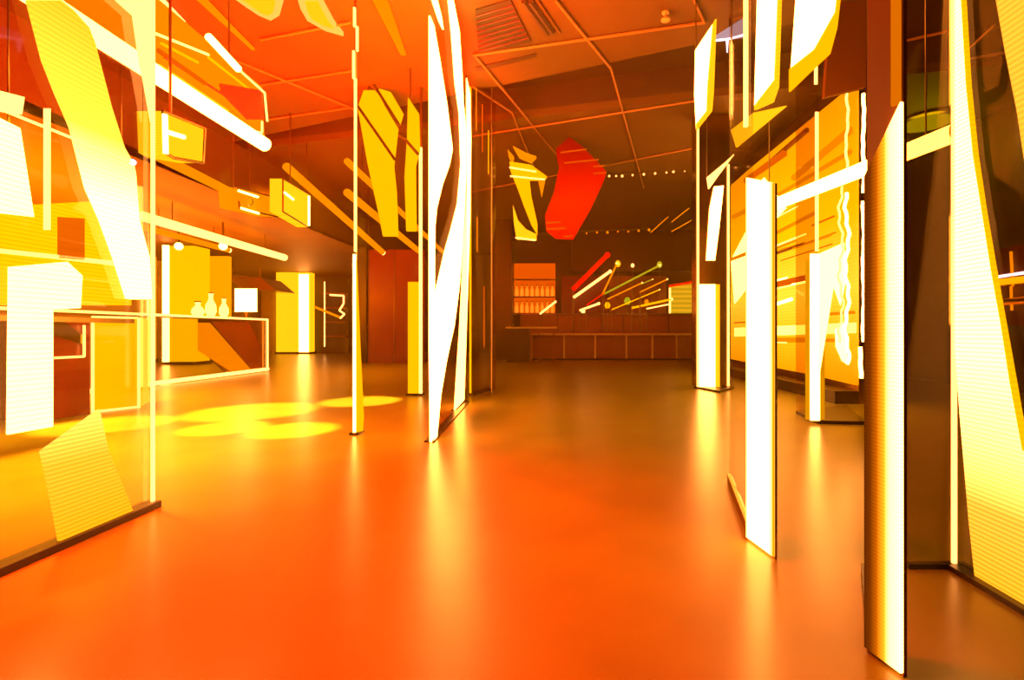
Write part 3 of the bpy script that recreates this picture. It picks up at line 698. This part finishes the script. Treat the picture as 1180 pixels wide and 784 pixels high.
B().prism([A+Vector((.012, 0, .06)), e+Vector((.012, 0, .06)), e+Vector((.012, 0, 4.38)), A+Vector((.012, 0, 4.38))], (.01, 0, 0)).link('glass_pane', 'glass', t)
# thin line at x=862 high up
p = floor_at(862, 600)
t2 = A.lerp(e, .08)
B().box(t2.x-.008, t2.x+.008, t2.y-.008, t2.y+.008, CH+(VY-146)*t2.y/F, 4.38).link('edge_light', 'pale', t)
# hanging upper LED sheets
def sheet(px_pts, X, m, label, h_top, dx=.012, extra=()):
    pts = [on_x(px, py, X) for px, py in px_pts]; cen = sum(pts, Vector())/len(pts)
    t = thing('hanging_sheet', cen, label, 'led screen')
    B().prism(pts, (dx, 0, 0)).link('lit_sheet', m, t)
    for pp, mm in extra: B().prism([on_x(px, py, X-.004) for px, py in pp], (dx, 0, 0)).link('glow_border', mm, t)  # yellow glow fringe of the sheet, painted as an emitting border
    top = max(pts, key=lambda p: p.z)
    if top.z < 4.35: B().tube((X+.006, top.y, top.z-.02), (X+.006, top.y, 4.4), .006).link('hanging_cable', 'metal', t)
    return t
sheet([(873, -30), (897, -30), (892, 98), (869, 126)], 1.0, 'white', 'hanging white LED sheet above the second right fin', 4, .012, [([(892, 92), (897, -30), (899, -30), (895, 100), (889, 118), (869, 127), (869, 122)], 'yellow')])
sheet([(918, -20), (966, -20), (962, 14), (938, 58), (911, 80)], 1.9, 'white', 'broad white slanting LED sheet hanging under the ceiling', 4, .012, [([(966, -20), (969, -20), (963, 32), (955, 62), (909, 106), (909, 80), (938, 57), (962, 14)], 'yellow2')])
sheet([(801, 58), (821, 28), (816, 100), (815, 130), (802, 149), (800, 110)], 1.15, 'white', 'small white slanting LED sheet hanging left of the others', 4, .012, [([(821, 28), (824, 22), (821, 104), (819, 128), (802, 150), (802, 143), (814, 128), (815, 100)], 'yellow')])
sheet([(842, 150), (868, 130), (905, 122), (848, 170)], 1.3, 'yellow', 'slanting yellow LED bar hanging between the white sheets', 4)
sheet([(838, 185), (845, 178), (825, 205), (816, 218), (814, 205)], 1.8, 'pale', 'small pale LED chip hanging beside the far right strip', 4)
# far strip x 803-828
A, Bq = floor_at(803, 448), floor_at(829, 451)
t = strip_fin('led_fin', A, Bq, 4, 'farthest white LED fin on the right, beside the bar', None)
ya = A.y
B().box((804-645)*ya/F, (824-645)*ya/F, ya-.02, ya, .03, CH+(VY-328)*ya/F).link('lit_face', 'white', t)
B().box((824-645)*ya/F, (829-645)*ya/F, ya-.02, ya, .03, CH+(VY-328)*ya/F).link('side_strip', 'yellow', t)
B().prism([on_y(814, 300, ya-.02), on_y(818, 240, ya-.02), on_y(823, 215, ya-.02), on_y(834, 214, ya-.02), on_y(829, 262, ya-.02), on_y(824, 300, ya-.02)], (0, .02, 0)).link('upper_face', 'white', t)
B().box((803-645)*ya/F, (805-645)*ya/F, ya-.03, ya, .03, CH+(VY-140)*ya/F).link('edge_light', 'pale', t)
B().box((838-645)*ya/F, (840-645)*ya/F, ya-.03, ya, CH+(VY-445)*ya/F, CH+(VY-190)*ya/F).link('edge_light', 'pale', t)
B().box((802-645)*ya/F, (841-645)*ya/F, ya, ya+.25, .03, 4.38).link('housing', 'bronze', t)
B().prism([floor_at(800, 447), floor_at(829, 453), floor_at(846, 448), floor_at(842, 440), floor_at(806, 440)], (0, 0, .03)).link('plinth', 'black', t)
# fourth: glazed column x 917-998
P0, P1, P2, P3 = floor_at(917, 477), floor_at(942, 489), floor_at(998, 490), floor_at(975, 470)
t = thing('glazed_column', ((P0.x+P2.x)/2, (P0.y+P2.y)/2, 0), 'glazed square column with a white corner strip and wavy white light lines', 'column')
up = Vector((0, 0, 4.36))
B().prism([P0, P1, P1+up, P0+up], (.01, .01, 0)).link('side_pane', 'smoke', t)
B().prism([P1, P2, P2+up, P1+up], (0, .012, 0)).link('front_pane', 'glass', t)
cx = P1.x; ycol = P1.y
B().box((933-645)*ycol/F, (943-645)*ycol/F, ycol-.03, ycol-.005, .04, CH+(VY-293)*ycol/F).link('corner_strip', 'white', t)
B().box((917-645)*P0.y/F, (931-645)*ycol/F, ycol+.02, ycol+.05, .04, CH+(VY-300)*ycol/F).link('amber_panel', led('amber_pane', (1, .36, 0), .8), t)
def wave_line(px, y0, y1, amp, r, m='white', gaps=()):
    pts = []; k = 0; y = y0
    while y <= y1:
        if not any(a < y < b for a, b in gaps): pts.append(on_y(px+amp*math.sin(y*.09+px)+amp*.6*math.sin(y*.31), y, P2.y-.04))
        y += 6
    B().path(pts, r, 6).link('light_line', m, t)
wave_line(995, 108, 222, .6, .016); wave_line(995, 232, 398, .6, .016); wave_line(992, 400, 440, .6, .018)
wave_line(976, 108, 200, 1.2, .012, 'pale'); wave_line(976, 222, 420, 2.0, .016)
wave_line(969, 215, 400, 2.4, .010, 'pale')
B().box((938.5-645)*ycol/F, (942-645)*ycol/F, ycol-.02, ycol-.01, CH+(VY-290)*ycol/F, CH+(VY-130)*ycol/F).link('upper_line', 'pale', t)
B().box((937.5-645)*ycol/F, (941-645)*ycol/F, ycol-.02, ycol-.01, CH+(VY-98)*ycol/F, CH+(VY-58)*ycol/F).link('upper_line', 'pale', t)
yq = P2.y-.02
B().prism([on_y(x, y, yq) for x, y in ((945, 292), (972, 280), (975, 320), (968, 352), (960, 330), (952, 380), (944, 430))], (0, -.012, 0)).link('light_curl', 'hot', t)
B().prism([on_y(x, y, yq) for x, y in ((962, 380), (972, 372), (976, 420), (970, 416), (963, 400))], (0, -.012, 0)).link('light_curl', 'hot', t)
B().prism([P0, P1, P2, P3], (0, 0, .035)).link('plinth', 'black', t)
B().prism([on_y(x, y, yq+.1) for x, y in ((958, 2), (998, 0), (998, 100), (950, 112))], (0, .05, 0)).link('upper_box', 'wood', t)

# yellow LED wall on the far right side
XW = 3.7
t = thing('led_wall', (XW, 8, 0), 'big yellow LED wall with slanting light streaks behind the glazed column', 'led screen')
wy = led('wall_ramp', (1, 1, 1), .95, .1, .05, 2, [(.2, (1.6, .42, 0)), (.9, (2.2, .72, .01)), (1.5, (3, .98, .05)), (2.4, (2.2, .72, 0)), (4.1, (1.6, .42, 0))])
slab_x([(842, 214), (862, 196), (985, 96), (985, 444), (935, 432), (842, 414)], XW, .05).link('lit_face', wy, t)
def wl(a, b, r, m, nm): B().path([on_x(*a, XW-.03), on_x(*b, XW-.03)], r).link(nm, m, t)  # glowing stripes drawn in for streaked reflections of light
wl((860, 208), (905, 176), .06, 'orange', 'slanting_streak'); wl((870, 202), (930, 150), .04, 'wood', 'slanting_streak')
wl((884, 274), (940, 245), .03, 'amber', 'slanting_streak'); wl((884, 232), (980, 175), .03, 'amber', 'slanting_streak'); wl((915, 205), (980, 150), .05, 'amber', 'slanting_streak')
wl((845, 250), (870, 238), .05, 'amber', 'slanting_streak'); wl((842, 300), (868, 290), .05, 'amber', 'slanting_streak'); wl((886, 330), (940, 318), .05, 'orange', 'slanting_streak')
wl((890, 352), (912, 345), .03, 'white', 'light_curl'); wl((890, 392), (930, 392), .04, 'amber', 'slanting_streak')
for k in range(22):
    px = random.uniform(845, 940); py = random.uniform(235, 400); q = random.uniform(18, 60); sl = (py-VY)/(px-VX)
    wl((px, py), (min(px+q, 984), py+sl*(min(px+q, 984)-px)), random.uniform(.008, .024), random.choice(('amber', 'orange', 'pale', 'amber', 'white', 'wood')), 'slanting_streak')
slab_x([(842, 300), (862, 262), (862, 330), (846, 350)], XW-.06, .02).link('bright_patch', 'hot', t)
slab_x([(862, 225), (880, 205), (905, 240), (884, 262), (884, 330), (862, 330)], XW-.08, .02).link('bright_patch', 'hot', t)
slab_x([(846, 378), (985, 372), (985, 384), (846, 388)], XW-.06, .02).link('pale_stripe', 'pale', t)
B().box(XW+.05, XW+.35, on_x(985, 300, XW).y, on_x(842, 300, XW).y, 0, 4.3).link('frame', 'bronze', t)
B().box(XW-.25, XW+.05, on_x(985, 300, XW).y, on_x(842, 300, XW).y, 0, .16).link('kerb', 'black', t)

# thick white light beam crossing on the right, built as a glowing tube
t = thing('trail_tube', on_h(980, 200, 2.1), 'thick white light beam running from the glazed column to the near screen', 'tube light')
a, b = on_h(872, 244, 2.1), on_h(1103, 152, 2.1)
B().tube(a, b, .055).link('tube', 'white', t)
B().tube(a, a-(b-a).normalized()*.05, .065).link('end_cap', 'metal', t); B().tube(b, b+(b-a).normalized()*.05, .065).link('end_cap', 'metal', t)
for f in (.1, .9): p = a.lerp(b, f); B().tube(p, (p.x, p.y, 4.4), .005).link('hanging_cable', 'metal', t)

# near right LED screen
A = floor_at(1100, 656); XR = A.x
t = thing('led_screen', (XR, A.y, 0), 'large near LED screen at the right edge with one slanting yellow band', 'led screen')
rr = led('screen_ramp', (1, 1, 1), 1.0, .38, .016, 2, [(.0, (2.2, .70, .02)), (.28, (2.6, .80, .06)), (.5, (8, 2.5, .45)), (.8, (17, 5.2, .9)), (1.1, (20, 6, 1.0))])
slab_x([(1094, -20), (1106, -20), (1113, 100), (1121, 180), (1132, 250), (1142, 314), (1153, 375), (1163, 440), (1178, 520), (1195, 600), (1195, 709), (1123, 665), (1116, 600), (1106, 480), (1100, 400), (1098, 300)], XR, .014).link('led_band', rr, t)
slab_x([(1106, -20), (1113, 100), (1121, 180), (1132, 250), (1142, 314), (1153, 375), (1163, 440), (1178, 520), (1182, 520), (1168, 440), (1156, 372), (1145, 310), (1134, 245), (1124, 178), (1116, 98), (1109, -20)], XR, .012).link('band_glow', 'yellow2', t)  # yellow glow along the band's edge, put in as emission
slab_x([(1144, -20), (1220, -20), (1220, 330), (1188, 240), (1172, 130), (1158, 60)], XR, .012).link('led_band', led('upper_ramp', (1, .33, .02), 2.2, .25, .02), t)
yq = on_x(1100, 600, XR).y
B().box(XR-.004, XR+.010, yq, yq+.012, .02, 3.6).link('edge_light', 'pale', t)
B().box(XR+.016, XR+.028, .9, yq, .02, 3.6).link('glass_pane', 'faint', t)
B().box(XR-.03, XR+.05, .9, yq+.02, 0, .02).link('base_rail', 'black', t)
B().box((1046-645)*yq/F, XR-.01, yq+.004, yq+.014, .02, 3.6).link('side_pane', 'smoke', t)
B().box((1046-645)*yq/F, XR-.01, yq-.004, yq+.02, 0, .02).link('side_rail', 'black', t)

# right wall fittings
XS = 6.88
t = thing('wall_shelf', on_x(1165, 330, XS), 'wall shelf with thin coloured light lines at the right edge', 'shelf')
def wt(a, b, r, m, nm): B().path([on_x(*a, XS-.05), on_x(*b, XS-.05)], r).link(nm, m, t)
wt((1138, 321), (1190, 313), .022, 'violet', 'light_line'); wt((1138, 327), (1190, 321), .05, 'yellow2', 'light_line'); wt((1150, 349), (1190, 345), .05, 'orange', 'light_line')
wt((1165, 290), (1167, 330), .018, 'amber', 'post'); wt((1165, 330), (1166, 358), .018, 'amber', 'post')
yw0, yw1 = on_x(1200, 340, XS).y, on_x(1132, 340, XS).y
B().box(XS-.3, XS, yw0, yw1, 1.35, 1.39).link('shelf_board', 'wood', t); B().box(XS-.02, XS+.0, yw0, yw1, 1.0, 2.2).link('back_board', 'red_wall', t)
p = on_h(1068, 139, CE)
t = thing('ceiling_lamp', p, 'round dim yellow green ceiling lamp above the thick white tube', 'ceiling light')
B().lathe([(.40, -.05), (.46, -.04), (.46, 0)], p, 24).link('rim', 'metal', t); B().lathe([(.36, -.055), (.36, -.045)], p, 24).link('lens', led('green_lens', (.5, .42, .0), .8), t)
d = bpy.data.lights.new('lamp_glow', 'POINT'); lo_ = bpy.data.objects.new('lamp_glow', d); COL.objects.link(lo_); d.energy = 25; d.color = (.7, .6, 0); d.shadow_soft_size = .3; lo_.location = (p.x, p.y, 4.0)
